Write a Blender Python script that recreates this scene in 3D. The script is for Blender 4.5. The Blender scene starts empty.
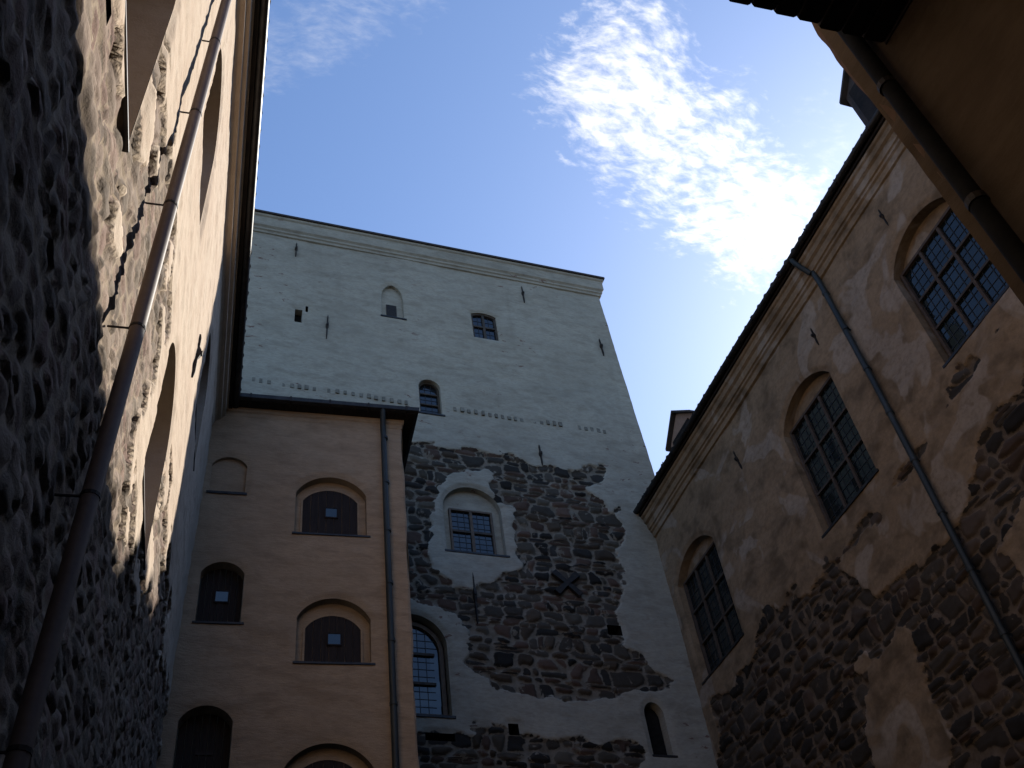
import bpy, bmesh, math, random
import numpy as np
from mathutils import Matrix, Vector

# ------------------------------------------------------------------ camera, sky, sun, exposure
S = bpy.context.scene
COL = S.collection
cam_d = bpy.data.cameras.new('camera')
cam = bpy.data.objects.new('camera', cam_d)
COL.objects.link(cam)
S.camera = cam
PITCH, ROLL, YAW = 0.79918927, -0.16326929, 0.4338891
F = Vector((math.sin(YAW)*math.cos(PITCH), math.cos(YAW)*math.cos(PITCH), math.sin(PITCH)))
R0 = Vector((math.cos(YAW), -math.sin(YAW), 0))
U0 = R0.cross(F)
R1 = math.cos(ROLL)*R0 + math.sin(ROLL)*U0
U1 = -math.sin(ROLL)*R0 + math.cos(ROLL)*U0
cam.matrix_world = Matrix(((R1.x, U1.x, -F.x, 0), (R1.y, U1.y, -F.y, 0), (R1.z, U1.z, -F.z, 1.6), (0, 0, 0, 1)))
cam_d.sensor_fit = 'HORIZONTAL'
cam_d.sensor_width = 36.0
cam_d.lens = 1035.0/1024.0*36.0
cam_d.clip_start = 0.05
cam_d.clip_end = 5000

SUN_DIR = Vector((1.0, 0.61, 0.94)).normalized()
SUN_EL = math.asin(SUN_DIR.z)
SUN_AZ = math.atan2(SUN_DIR.x, SUN_DIR.y)          # clockwise from +Y
sun_d = bpy.data.lights.new('sun', 'SUN')
sun_d.energy = 5.0
sun_d.angle = math.radians(0.53)
sun_d.color = (1.0, 0.94, 0.84)
sun = bpy.data.objects.new('sun', sun_d)
COL.objects.link(sun)
sun.rotation_euler = SUN_DIR.to_track_quat('Z', 'Y').to_euler()
sun.location = (30, 18, 40)

S.view_settings.view_transform = 'Standard'
S.view_settings.look = 'None'
S.view_settings.gamma = 1.0
S.view_settings.use_curve_mapping = False
S.view_settings.exposure = 0.42
S.cycles.max_bounces = 6
S.cycles.diffuse_bounces = 1
S.cycles.sample_clamp_indirect = 6.0

W = bpy.data.worlds.new("World")
S.world = W
W.use_nodes = True


class NT:
    """small node-tree writer"""
    def __init__(self, tree):
        self.t = tree

    def n(self, typ, **kw):
        x = self.t.nodes.new(typ)
        for k, v in kw.items():
            setattr(x, k, v)
        return x

    def put(self, sock, v):
        if hasattr(v, 'is_linked'):
            self.t.links.new(v, sock)
        elif v is not None:
            sock.default_value = v

    def m(self, op, a, b=None, c=None, clamp=False):
        x = self.n('ShaderNodeMath', operation=op, use_clamp=clamp)
        for i, v in enumerate((a, b, c)):
            if v is not None:
                self.put(x.inputs[i], v)
        return x.outputs[0]

    def vm(self, op, a, b=None, s=None):
        x = self.n('ShaderNodeVectorMath', operation=op)
        self.put(x.inputs[0], a)
        if b is not None:
            self.put(x.inputs[1], b)
        if s is not None:
            self.put(x.inputs['Scale'], s)
        return x.outputs['Value'] if op in ('DOT_PRODUCT', 'LENGTH') else x.outputs[0]

    def mix(self, fac, a, b, blend='MIX'):
        x = self.n('ShaderNodeMix', data_type='RGBA', blend_type=blend)
        self.put(x.inputs[0], fac)
        self.put(x.inputs[6], a if hasattr(a, 'is_linked') else (*a, 1))
        self.put(x.inputs[7], b if hasattr(b, 'is_linked') else (*b, 1))
        return x.outputs[2]

    def noise(self, vec, scale, detail=4, rough=0.55, dist=0.0, out=0):
        x = self.n('ShaderNodeTexNoise')
        self.put(x.inputs['Vector'], vec)
        x.inputs['Scale'].default_value = scale
        x.inputs['Detail'].default_value = detail
        x.inputs['Roughness'].default_value = rough
        x.inputs['Distortion'].default_value = dist
        return x.outputs[out]

    def scale(self, vec, s):
        x = self.n('ShaderNodeMapping')
        self.put(x.inputs['Vector'], vec)
        x.inputs['Scale'].default_value = s
        return x.outputs[0]

    def ss(self, v, a, b):
        x = self.n('ShaderNodeMapRange', interpolation_type='SMOOTHSTEP')
        self.put(x.inputs[0], v)
        x.inputs[1].default_value = a
        x.inputs[2].default_value = b
        return x.outputs[0]

    def attr(self, name):
        return self.n('ShaderNodeAttribute', attribute_name=name).outputs['Fac']


SKY_STRENGTH = 0.15


def build_sky():
    W.node_tree.nodes.clear()
    k = NT(W.node_tree)
    sky = k.n('ShaderNodeTexSky', sky_type='NISHITA', sun_disc=False)
    sky.sun_elevation = SUN_EL
    sky.sun_rotation = SUN_AZ
    sky.altitude = 50
    sky.air_density = 1.0
    sky.dust_density = 0.55
    sky.ozone_density = 4.0
    d = k.n('ShaderNodeTexCoord').outputs['Generated']
    sp = k.n('ShaderNodeSeparateXYZ')
    k.put(sp.inputs[0], d)
    z = k.m('MAXIMUM', sp.outputs[2], 0.06)
    u = k.m('DIVIDE', sp.outputs[0], z)
    v = k.m('DIVIDE', sp.outputs[1], z)
    cv = k.n('ShaderNodeCombineXYZ')
    k.put(cv.inputs[0], u)
    k.put(cv.inputs[1], v)
    p = cv.outputs[0]                              # position on a flat cloud deck at height 1
    warp = k.vm('SCALE', k.vm('SUBTRACT', k.noise(p, 5.0, 3, out=1), (0.5, 0.5, 0.5)), s=0.07)
    pw = k.vm('ADD', p, warp)

    def bank(ax, ay, bx, by, r0, r1):
        """soft capsule on the deck from A to B: 1 in its core, 0 outside"""
        ab = Vector((bx-ax, by-ay, 0))
        ap = k.vm('SUBTRACT', pw, (ax, ay, 0))
        t = k.m('DIVIDE', k.vm('DOT_PRODUCT', ap, tuple(ab)), ab.length_squared, clamp=True)
        near = k.vm('SCALE', tuple(ab), s=t)
        dist = k.vm('LENGTH', k.vm('SUBTRACT', ap, near))
        rr = k.m('ADD', k.m('MULTIPLY', t, r1-r0), r0)
        return k.ss(k.m('DIVIDE', dist, rr), 1.35, 0.2)

    main = bank(*CLOUD_MAIN)
    veil = bank(*CLOUD_VEIL)
    bits = bank(*CLOUD_BITS)
    big = k.noise(pw, 9.0, 5, 0.6)
    # mackerel ripples: stretched fine noise
    rip = k.n('ShaderNodeMapping')
    k.put(rip.inputs['Vector'], pw)
    rip.inputs['Rotation'].default_value = (0, 0, math.radians(-52))
    rip.inputs['Scale'].default_value = (1.0, 2.1, 1.0)
    fine = k.noise(rip.outputs[0], 40.0, 5, 0.62, 0.15)
    tex = k.m('ADD', k.m('MULTIPLY', big, 0.55), k.m('MULTIPLY', fine, 0.75))
    dens = k.ss(k.m('ADD', tex, k.m('MULTIPLY', main, 0.52)), 0.95, 1.37)
    wisp = k.m('MULTIPLY', k.ss(k.m('ADD', tex, k.m('MULTIPLY', veil, 0.42)), 0.88, 1.45), 0.38)
    bit = k.m('MULTIPLY', k.ss(k.m('ADD', tex, k.m('MULTIPLY', bits, 0.36)), 0.92, 1.4), 0.35)
    cover = k.m('MAXIMUM', k.m('MAXIMUM', dens, wisp), bit)
    up = k.ss(sp.outputs[2], 0.05, 0.3)
    cover = k.m('MULTIPLY', cover, up, clamp=True)
    sd = k.vm('DOT_PRODUCT', d, tuple(SUN_DIR))
    glow = k.m('POWER', k.m('MAXIMUM', sd, 0.0), 6.0)   # thin cloud scatters more light towards the sun
    lum = k.m('ADD', 4.5, k.m('MULTIPLY', glow, 3.6))
    cc = k.vm('SCALE', (1.0, 1.0, 1.03), s=lum)
    mx = k.n('ShaderNodeMix', data_type='RGBA')
    k.put(mx.inputs[0], k.m('MULTIPLY', cover, 0.93))
    k.put(mx.inputs[6], k.mix(1.0, sky.outputs[0], (.94, 1.0, 1.07), 'MULTIPLY'))
    k.put(mx.inputs[7], cc)
    bg = k.n('ShaderNodeBackground')
    k.put(bg.inputs[0], mx.outputs[2])
    bg.inputs[1].default_value = SKY_STRENGTH
    out = k.n('ShaderNodeOutputWorld')
    k.put(out.inputs[0], bg.outputs[0])


CLOUD_MAIN = (0.37, 0.43, 0.64, 0.57, 0.128, 0.145)
CLOUD_VEIL = (0.02, 0.50, 0.15, 0.39, 0.07, 0.05)
CLOUD_BITS = (0.60, 0.38, 0.66, 0.44, 0.05, 0.06)
build_sky()

# ------------------------------------------------------------------ small numeric helpers
rng = np.random.default_rng(7)


def h2(a, b, s):
    a = np.asarray(a).astype(np.int64)
    b = np.asarray(b).astype(np.int64)
    x = (a*374761393 + b*668265263 + s*2147483647) & 0xffffffff
    x = ((x ^ (x >> 13))*1274126177) & 0xffffffff
    x = ((x ^ (x >> 16))*2246822519) & 0xffffffff
    x ^= (x >> 15)
    return (x & 0xffffff)/float(0xffffff)


def vnoise(u, v, s):
    iu, iv = np.floor(u), np.floor(v)
    fu, fv = u-iu, v-iv
    fu = fu*fu*(3-2*fu)
    fv = fv*fv*(3-2*fv)
    return ((h2(iu, iv, s)*(1-fu)+h2(iu+1, iv, s)*fu)*(1-fv) + (h2(iu, iv+1, s)*(1-fu)+h2(iu+1, iv+1, s)*fu)*fv)*2-1


def fbm(u, v, s, o=4):
    r, a, t = 0, 1.0, 0
    for i in range(o):
        r = r+a*vnoise(u*2**i+17.3*i, v*2**i+5.1*i, s+i)
        t += a
        a *= .5
    return r/t


def sst(x, a, b):
    t = np.clip((x-a)/(b-a), 0, 1)
    return t*t*(3-2*t)


def sdf_poly(poly, u, v):
    """signed distance, positive inside; also the nearest outline point"""
    P = np.array(poly, float)
    best = np.full(u.shape, 1e9)
    bu, bv = np.zeros_like(u), np.zeros_like(v)
    ins = np.zeros(u.shape, bool)
    for i in range(len(P)):
        a, b = P[i], P[(i+1) % len(P)]
        d = b-a
        L = d@d
        if L < 1e-12:
            continue
        t = np.clip(((u-a[0])*d[0]+(v-a[1])*d[1])/L, 0, 1)
        qu, qv = a[0]+t*d[0], a[1]+t*d[1]
        dd = np.hypot(u-qu, v-qv)
        m = dd < best
        best = np.where(m, dd, best)
        bu = np.where(m, qu, bu)
        bv = np.where(m, qv, bv)
        c = (a[1] > v) != (b[1] > v)
        if c.any() and d[1] != 0:
            ins ^= c & (u < d[0]*(v-a[1])/d[1]+a[0])
    return np.where(ins, best, -best), bu, bv


def stones(u, v, s, rw, rh, wild=0.4):
    """coursed rubble: for every point the gap to the nearest joint and two random tints of its stone"""
    u0, v0 = u, v
    v = v+.22*rh*np.sin(v0/rh*2.3+1.5*vnoise(u0*.3, v0*.3, s+70))
    u = u+0.30*rw*fbm(u0*2.1/rw*.45, v0*2.1/rw*.45, s+50, 3)
    v = v+0.38*rh*fbm(u0*1.3/rw*.45+9, v0*1.3/rh*.45, s+60, 3)
    r = np.floor(v/rh)
    F1 = np.full(u.shape, 1e9)
    F2 = np.full(u.shape, 1e9)
    t1 = np.zeros(u.shape)
    t2 = np.zeros(u.shape)
    ou = np.zeros(u.shape)
    ov = np.zeros(u.shape)
    def seed_pt(cu, cv, hw, hh, c1, c2, k_):
        nonlocal F1, F2, t1, t2, ou, ov
        du, dv = (u-cu)/hw*.5, (v-cv)/hh*.5
        d = (np.abs(du)**3.2+np.abs(dv)**3.2)**(1/3.2)
        m = d < F1
        F2 = np.where(m, F1, np.minimum(F2, d))
        F1 = np.where(m, d, F1)
        t1 = np.where(m, h2(c1, c2, s+4+10*k_), t1)
        t2 = np.where(m, h2(c1, c2, s+5+10*k_), t2)
        ou = np.where(m, du, ou)
        ov = np.where(m, dv, ov)
    for dr in (-1, 0, 1):
        rr = r+dr
        w = rw*(.75+.6*h2(rr, rr*0+3, s))
        off = h2(rr, rr*0+11, s)*w
        c = np.floor((u+off)/w)
        for dc in (-1, 0, 1):
            cc = c+dc
            cu = (cc+.5+wild*1.2*(h2(cc, rr, s+1)-.5))*w-off
            cv = (rr+.5+wild*(h2(cc, rr, s+2)-.5))*rh
            kind = h2(cc, rr, s+3)
            thin = kind < .30
            pair = (kind >= .30) & (kind < .48)
            sx = (.78+.45*h2(cc, rr, s+6))*.5*w
            sy = (.80+.40*h2(cc, rr, s+7))*.5*rh
            f = .35+.3*h2(cc, rr, s+8)
            # one whole stone, or two flat ones stacked, or two small ones side by side
            seed_pt(np.where(pair, cu-w*(1-f)*.5, cu), np.where(thin, cv-rh*(1-f)*.5, cv), np.where(pair, sx*f, sx), np.where(thin, sy*f, sy), cc, rr, 0)
            two = thin | pair
            seed_pt(np.where(two, np.where(pair, cu+w*f*.5, cu+.1*w), 1e6), np.where(thin, cv+rh*f*.5, cv), np.where(pair, sx*(1-f), sx), np.where(thin, sy*(1-f), sy), cc, rr, 1)
    return np.clip((F2-F1)*.55, 0, 1)-.05*sst(vnoise(u0*.9, v0*1.3, s+80), .0, .6), t1, t2, ou, ov


# ------------------------------------------------------------------ objects
YL = math.radians(5.0)
ROT_L = Matrix.Rotation(-YL, 3, 'Z')


class Thing:
    """an Empty at the thing's base; its parts are written in the coordinates of a frame turned by rz about the origin"""
    def __init__(self, name, label, cat, base, rz=0.0, group=None, bend=None):
        self.base = np.array(base, float)
        self.o = bpy.data.objects.new(name, None)
        COL.objects.link(self.o)
        self.o.empty_display_size = 0.5
        self.o.location = Matrix.Rotation(rz, 3, 'Z') @ Vector(base)
        self.o.rotation_euler = (0, 0, rz)
        self.o['label'] = label
        self.o['category'] = cat
        if group:
            self.o['group'] = group
        self.bend = bend

    def link(self, name, me, parent=None):
        ob = bpy.data.objects.new(name, me)
        COL.objects.link(ob)
        ob.parent = parent or self.o
        return ob

    def fix(self, v):
        v = np.asarray(v, float)
        if self.bend:
            v = self.bend(v)
        return v-self.base

    def part(self, name, mb, mat, parent=None, smooth=False, label=None):
        me = bpy.data.meshes.new(name)
        me.from_pydata(self.fix(mb.v).tolist(), [], mb.f)
        bm = bmesh.new()
        bm.from_mesh(me)
        bmesh.ops.recalc_face_normals(bm, faces=bm.faces)
        bm.to_mesh(me)
        bm.free()
        if smooth:
            me.polygons.foreach_set('use_smooth', [True]*len(me.polygons))
            try:
                me.set_sharp_from_angle(angle=math.radians(40))
            except Exception:
                pass
        me.materials.append(mat)
        me.update()
        ob = self.link(name, me, parent)
        if label:
            ob['label'] = label
        return ob


class MB:
    def __init__(self):
        self.v = []
        self.f = []

    def add(self, vs, fs):
        n = len(self.v)
        self.v += [tuple(map(float, p)) for p in vs]
        self.f += [tuple(i+n for i in f) for f in fs]
        return self

    def box(self, m, u0, u1, z0, z1, hh0, hh1, j=0.0):
        """box in wall coordinates; j jitters its corners a little"""
        q = [(u0, z0, hh0), (u1, z0, hh0), (u1, z1, hh0), (u0, z1, hh0), (u0, z0, hh1), (u1, z0, hh1), (u1, z1, hh1), (u0, z1, hh1)]
        if j:
            q = [tuple(np.array(p)+rng.uniform(-j, j, 3)) for p in q]
        return self.add([m(*p) for p in q], [(0, 3, 2, 1), (4, 5, 6, 7), (0, 1, 5, 4), (1, 2, 6, 5), (2, 3, 7, 6), (3, 0, 4, 7)])

    def tube(self, pts, r, n=10, cap=True):
        P = [Vector(p) for p in pts]
        vs, fs = [], []
        for i, p in enumerate(P):
            t = (P[min(i+1, len(P)-1)]-P[max(i-1, 0)]).normalized()
            a = t.cross(Vector((0.31, 0.17, 0.93)) if abs(t.z) < .9 else Vector((1, 0.1, 0))).normalized()
            b = t.cross(a)
            rr = r[i] if isinstance(r, (list, tuple)) else r
            for q in range(n):
                w = 2*math.pi*q/n
                vs.append(p+a*math.cos(w)*rr+b*math.sin(w)*rr)
        for i in range(len(P)-1):
            for q in range(n):
                fs.append((i*n+q, i*n+(q+1) % n, (i+1)*n+(q+1) % n, (i+1)*n+q))
        if cap:
            fs.append(tuple(range(n-1, -1, -1)))
            fs.append(tuple((len(P)-1)*n+q for q in range(n)))
        return self.add(vs, fs)

    def prism(self, m, poly, hh0, hh1):
        """flat polygon (u, z) given thickness between two heights"""
        n = len(poly)
        vs = [m(u, z, hh0) for u, z in poly]+[m(u, z, hh1) for u, z in poly]
        return self.add(vs, [tuple(range(n-1, -1, -1)), tuple(range(n, 2*n))]+[(i, (i+1) % n, n+(i+1) % n, n+i) for i in range(n)])

    def loft(self, rings, close=True, cap0=False, cap1=False):
        n = len(rings[0])
        vs = [p for r in rings for p in r]
        fs = []
        for i in range(len(rings)-1):
            for q in range(n if close else n-1):
                fs.append((i*n+q, i*n+(q+1) % n, (i+1)*n+(q+1) % n, (i+1)*n+q))
        if cap0:
            fs.append(tuple(range(n-1, -1, -1)))
        if cap1:
            fs.append(tuple((len(rings)-1)*n+q for q in range(n)))
        return self.add(vs, fs)

    def sweep(self, m, prof, us, wob=0.0):
        """closed profile (h, z) carried along u"""
        rings = []
        for k_, u in enumerate(us):
            dz = wob*math.sin(u*1.7+0.6*math.sin(u*0.63))
            rings.append([m(u, z+dz, hh) for hh, z in prof])
        return self.loft(rings, True, True, True)


def arch(u0, u1, z0, zs, za, n=14, pointed=False):
    c, w = (u0+u1)/2, (u1-u0)/2
    s = za-zs
    pts = [(u0, z0), (u1, z0), (u1, zs)]
    if pointed:
        for i in range(1, 2*n):
            t = i/n-1          # -1..1
            x = -t
            pts.append((c+w*x, zs+s*math.sqrt(max(0.0, 1-abs(x)**1.6))*(1-.12*(1-abs(x))+.12*(1-abs(x)))))
    elif s < w*.999:
        r = (w*w+s*s)/(2*s)
        a = math.asin(w/r)
        for i in range(1, 2*n):
            t = a-2*a*i/(2*n)
            pts.append((c+r*math.sin(t), zs+s-r+r*math.cos(t)))
    else:
        for i in range(1, 2*n):
            t = math.pi*i/(2*n)
            pts.append((c+w*math.cos(t), zs+s*math.sin(t)))
    pts.append((u0, zs))
    return pts


def grow(poly, e):
    P = np.array(poly)
    c = P.mean(0)
    n = len(P)
    out = []
    area = 0
    for i in range(n):
        a, b = P[i], P[(i+1) % n]
        area += a[0]*b[1]-a[1]*b[0]
    sg = 1 if area > 0 else -1
    for i in range(n):
        p, q, r = P[i-1], P[i], P[(i+1) % n]
        d1 = (q-p)/max(np.hypot(*(q-p)), 1e-9)
        d2 = (r-q)/max(np.hypot(*(r-q)), 1e-9)
        nn = np.array([d1[1]+d2[1], -(d1[0]+d2[0])])*sg
        nn /= max(np.hypot(*nn), 1e-9)
        cosh = max(0.5, abs(nn@(np.array([d1[1], -d1[0]])*sg)))
        out.append(tuple(q+nn*e/cosh))
    return out


def wall(th, name, m, us, zs, mat, holes=(), bare=None, keep=(), skin=0.02, rough=0.012, st=None, seed=1, flat_edges=0.0, ragged=0.25, grit=.006):
    """an old wall as one fine sheet: wavy plaster, and where it has fallen, rubble stones with sunk joints.
    us, zs: grid lines; holes: outlines to cut; bare / keep: polygons without / with plaster."""
    us, zs = np.asarray(us), np.asarray(zs)
    nu, nz = len(us), len(zs)
    Ug, Zg = [a.ravel() for a in np.meshgrid(us, zs, indexing='ij')]
    Un, Zn = Ug.copy(), Zg.copy()
    step = np.median(np.diff(us))
    hole = np.full(Ug.shape, -9.0)
    for h in holes:
        P = np.array(h)
        bb = (Ug > P[:, 0].min()-.4) & (Ug < P[:, 0].max()+.4) & (Zg > P[:, 1].min()-.4) & (Zg < P[:, 1].max()+.4)
        if not bb.any():
            continue
        s, bu, bv = sdf_poly(h, Ug[bb], Zg[bb])
        snap = np.abs(s) < step*0.72
        a = Un[bb]
        a[snap] = bu[snap]
        Un[bb] = a
        a = Zn[bb]
        a[snap] = bv[snap]
        Zn[bb] = a
        s = np.where(snap, 0.0, s)
        hole[bb] = np.maximum(hole[bb], s)
    b = np.full(Ug.shape, -3.0)
    if bare == 'all':
        b[:] = 3.0
    elif bare:
        for p in bare:
            b = np.maximum(b, sdf_poly(p, Ug, Zg)[0])
    for p in keep:
        b = np.minimum(b, -sdf_poly(p, Ug, Zg)[0])
    b = b+ragged*fbm(Ug*1.9, Zg*2.6, seed+90, 4)
    rw, rh, amp = st or (0.5, 0.27, 0.05)
    g, t1, t2, ou, ov = stones(Ug, Zg, seed, rw, rh)
    # plaster lets whole stones show at its edge
    b = b+0.10*(g-.25)
    bm_ = sst(b, -.015, .03)
    wav = skin*0.9*fbm(Ug*.55, Zg*.55, seed+7, 3)+rough*fbm(Ug*3.1, Zg*4.7, seed+8, 4)
    stone_h = sst(g, .04, .22)*(amp*(.35+.9*t1))+(ou*(t2-.5)+ov*(t1-.5))*amp*.7*sst(g, .04, .2)+.008*fbm(Ug*13, Zg*13, seed+20, 3)
    gr = grit*fbm(Ug*8.5, Zg*10.0, seed+33, 3)
    H = wav+bm_*gr+(1-bm_)*skin+bm_*(-skin*.9+stone_h)
    if flat_edges:
        H = H*np.clip(np.minimum.reduce([(Ug-us[0]), (us[-1]-Ug)])/flat_edges, 0, 1)
    near = sst(-hole, 0.0, .12)
    H = np.where(hole > -5, H*near, H)
    co = np.stack(m(Un, Zn, H), 1)
    co = th.fix(co)
    idx = np.arange(nu*nz).reshape(nu, nz)
    q = np.stack([idx[:-1, :-1], idx[1:, :-1], idx[1:, 1:], idx[:-1, 1:]], -1).reshape(-1, 4)
    inside = (hole[q].max(1) > 1e-6) | ((hole[q] > -1e-6).sum(1) == 4)
    q = q[~inside]
    # drop unused vertices
    used = np.zeros(nu*nz, bool)
    used[q.ravel()] = True
    remap = np.cumsum(used)-1
    q = remap[q]
    me = bpy.data.meshes.new(name)
    nv = int(used.sum())
    me.vertices.add(nv)
    me.vertices.foreach_set('co', co[used].astype(np.float32).ravel())
    me.loops.add(q.size)
    me.loops.foreach_set('vertex_index', q.astype(np.int32).ravel())
    me.polygons.add(len(q))
    me.polygons.foreach_set('loop_start', np.arange(0, q.size, 4, dtype=np.int32))
    me.polygons.foreach_set('loop_total', np.full(len(q), 4, dtype=np.int32))
    me.polygons.foreach_set('use_smooth', np.ones(len(q), bool))
    for nm, arr in (('fallen', b+3.0), ('gap', g), ('tint', t1), ('tone', t2)):
        at = me.attributes.new(nm, 'FLOAT', 'POINT')
        at.data.foreach_set('value', arr[used].astype(np.float32))
    me.update(calc_edges=True)
    me.validate()
    me.materials.append(mat)
    return th.link(name, me)


def lines(*segs):
    """grid lines from (start, stop, step) runs"""
    out = []
    for a, b, s in segs:
        n = max(1, int(round((b-a)/s)))
        out += list(np.linspace(a, b, n+1)[:-1])
    out.append(segs[-1][1])
    return out


# ------------------------------------------------------------------ materials
def new_mat(name):
    mt = bpy.data.materials.new(name)
    mt.use_nodes = True
    mt.node_tree.nodes.clear()
    k = NT(mt.node_tree)
    bs = k.n('ShaderNodeBsdfPrincipled')
    o = k.n('ShaderNodeOutputMaterial')
    k.put(o.inputs[0], bs.outputs[0])
    pos = k.n('ShaderNodeNewGeometry').outputs['Position']
    return mt, k, bs, pos


def plaster_mat(name, base, stain, pale, mortar, cols, streak=(1, 1, 2.6), flake=None, wash=0.0, pale_amt=0.5, stain_amt=0.6, bump=0.35):
    mt, k, bs, pos = new_mat(name)
    big = k.noise(pos, .45, 4, .6)
    mid = k.noise(k.scale(pos, streak), 1.6, 6, .62, .3)
    fine = k.noise(k.scale(pos, streak), 9.0, 5, .65)
    grain = k.noise(pos, 55.0, 4, .6)
    c = k.mix(k.m('MULTIPLY', k.ss(mid, .42, .72), stain_amt), base, stain)
    blot = k.ss(k.m('ADD', k.noise(pos, .9, 3, .5, .7), k.m('MULTIPLY', fine, .08)), .565, .62)
    c = k.mix(k.m('MULTIPLY', blot, pale_amt), c, pale)
    rainv = k.noise(k.scale(pos, (1, 1, .09)), 2.4, 4, .6)
    c = k.mix(k.m('MULTIPLY', k.ss(rainv, .55, .8), .45*stain_amt+.03), c, stain)
    c = k.mix(k.ss(big, .35, .75), c, k.mix(.35, c, stain))
    c = k.mix(k.ss(fine, .36, .72), c, k.mix(.4, c, stain))
    c = k.mix(k.ss(k.noise(k.scale(pos, streak), 3.6, 6, .7), .5, .66), c, k.mix(.3*stain_amt, c, stain))
    if flake:
        fl = k.noise(k.scale(pos, (1, 1, 2.2)), 2.9, 5, .62, .4)
        reg = k.noise(pos, .33, 2, .5)
        f = k.m('MULTIPLY', k.ss(fl, .625, .65), k.ss(reg, .50, .60))
        c = k.mix(k.m('MULTIPLY', f, .85), c, flake)
        ck = k.ss(k.noise(k.scale(pos, (1, 1, 1.8)), 5.5, 4, .6), .70, .72)
        c = k.mix(k.m('MULTIPLY', ck, .5), c, k.mix(.5, flake, stain))
    # stones
    gap = k.m('ADD', k.attr('gap'), k.m('MULTIPLY', k.m('SUBTRACT', k.noise(pos, 16, 3), .5), .16))
    stn = k.m('MULTIPLY', k.ss(gap, .045, .105), k.ss(k.noise(pos, 3.1, 4, .6, .5), .66, .60))
    tint = k.attr('tint')
    tone = k.attr('tone')
    ramp = k.n('ShaderNodeValToRGB')
    ramp.color_ramp.interpolation = 'CONSTANT'
    els = ramp.color_ramp.elements
    while len(els) < len(cols):
        els.new(.5)
    for i, cc in enumerate(cols):
        els[i].position = i/len(cols)
        els[i].color = (*cc, 1)
    k.put(ramp.inputs[0], tint)
    sc = k.mix(k.m('MULTIPLY', k.noise(pos, 7, 5, .65), .75), ramp.outputs[0], k.mix(1.0, ramp.outputs[0], (.55, .53, .5), 'MULTIPLY'))
    sc = k.mix(k.ss(tone, 0, 1), sc, k.mix(1.0, sc, (.62, .62, .62), 'MULTIPLY'))
    mo = k.mix(k.ss(k.noise(pos, 5, 5, .65), .3, .75), mortar, k.mix(1.0, mortar, (.55, .52, .48), 'MULTIPLY'))
    if wash:
        ws = k.m('MULTIPLY', k.ss(k.m('ADD', k.noise(pos, 2.2, 5, .65), k.m('MULTIPLY', tone, .25)), .42, .7), wash)
        sc = k.mix(ws, sc, base)
        mo = k.mix(wash, mo, base)
    bareC = k.mix(stn, mo, sc)
    b = k.m('ADD', k.m('SUBTRACT', k.attr('fallen'), 3.0), k.m('MULTIPLY', k.m('SUBTRACT', k.noise(pos, 9, 4, .6), .5), .14))
    bm_ = k.ss(b, -.012, .016)
    c = k.mix(bm_, c, bareC)
    k.put(bs.inputs['Base Color'], c)
    bs.inputs['Roughness'].default_value = .93
    bs.inputs['Specular IOR Level'].default_value = .18
    hgt = k.m('ADD', k.m('ADD', k.m('MULTIPLY', mid, .5), k.m('MULTIPLY', fine, .35)), k.m('MULTIPLY', grain, .18))
    bp = k.n('ShaderNodeBump')
    bp.inputs['Strength'].default_value = bump
    bp.inputs['Distance'].default_value = .05
    k.put(bp.inputs['Height'], hgt)
    k.put(bs.inputs['Normal'], bp.outputs[0])
    return mt


def simple_mat(name, a, b, scale=6.0, rough=.7, metal=0.0, spec=.4, stretch=(1, 1, 1), bump=.2, bd=.01):
    mt, k, bs, pos = new_mat(name)
    n1 = k.noise(k.scale(pos, stretch), scale, 5, .62)
    n2 = k.noise(pos, scale*6, 4, .6)
    c = k.mix(k.ss(k.m('ADD', k.m('MULTIPLY', n1, .75), k.m('MULTIPLY', n2, .25)), .35, .68), a, b)
    k.put(bs.inputs['Base Color'], c)
    bs.inputs['Roughness'].default_value = rough
    bs.inputs['Metallic'].default_value = metal
    bs.inputs['Specular IOR Level'].default_value = spec
    bp = k.n('ShaderNodeBump')
    bp.inputs['Strength'].default_value = bump
    bp.inputs['Distance'].default_value = bd
    k.put(bp.inputs['Height'], k.m('ADD', n1, k.m('MULTIPLY', n2, .4)))
    k.put(bs.inputs['Normal'], bp.outputs[0])
    return mt


def glass_mat(name, tint, ior=1.6):
    mt, k, bs, pos = new_mat(name)
    n = k.noise(pos, 2.2, 3, .5)
    k.put(bs.inputs['Base Color'], k.mix(n, tint, tuple(x*.6 for x in tint)))
    bs.inputs['Roughness'].default_value = .06
    bs.inputs['IOR'].default_value = ior
    bs.inputs['Specular IOR Level'].default_value = .5
    bp = k.n('ShaderNodeBump')
    bp.inputs['Strength'].default_value = .12
    bp.inputs['Distance'].default_value = .02
    k.put(bp.inputs['Height'], k.noise(pos, 3.0, 2, .5))
    # every little pane sits at its own slight tilt
    wn = k.n('ShaderNodeTexWhiteNoise', noise_dimensions='3D')
    k.put(wn.inputs['Vector'], k.vm('FLOOR', k.vm('SCALE', pos, s=3.6)))
    tilt = k.vm('SCALE', k.vm('SUBTRACT', wn.outputs['Color'], (.5, .5, .5)), s=.10)
    k.put(bp.inputs['Normal'], k.vm('NORMALIZE', k.vm('ADD', k.n('ShaderNodeNewGeometry').outputs['Normal'], tilt)))
    k.put(bs.inputs['Normal'], bp.outputs[0])
    return mt


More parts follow.
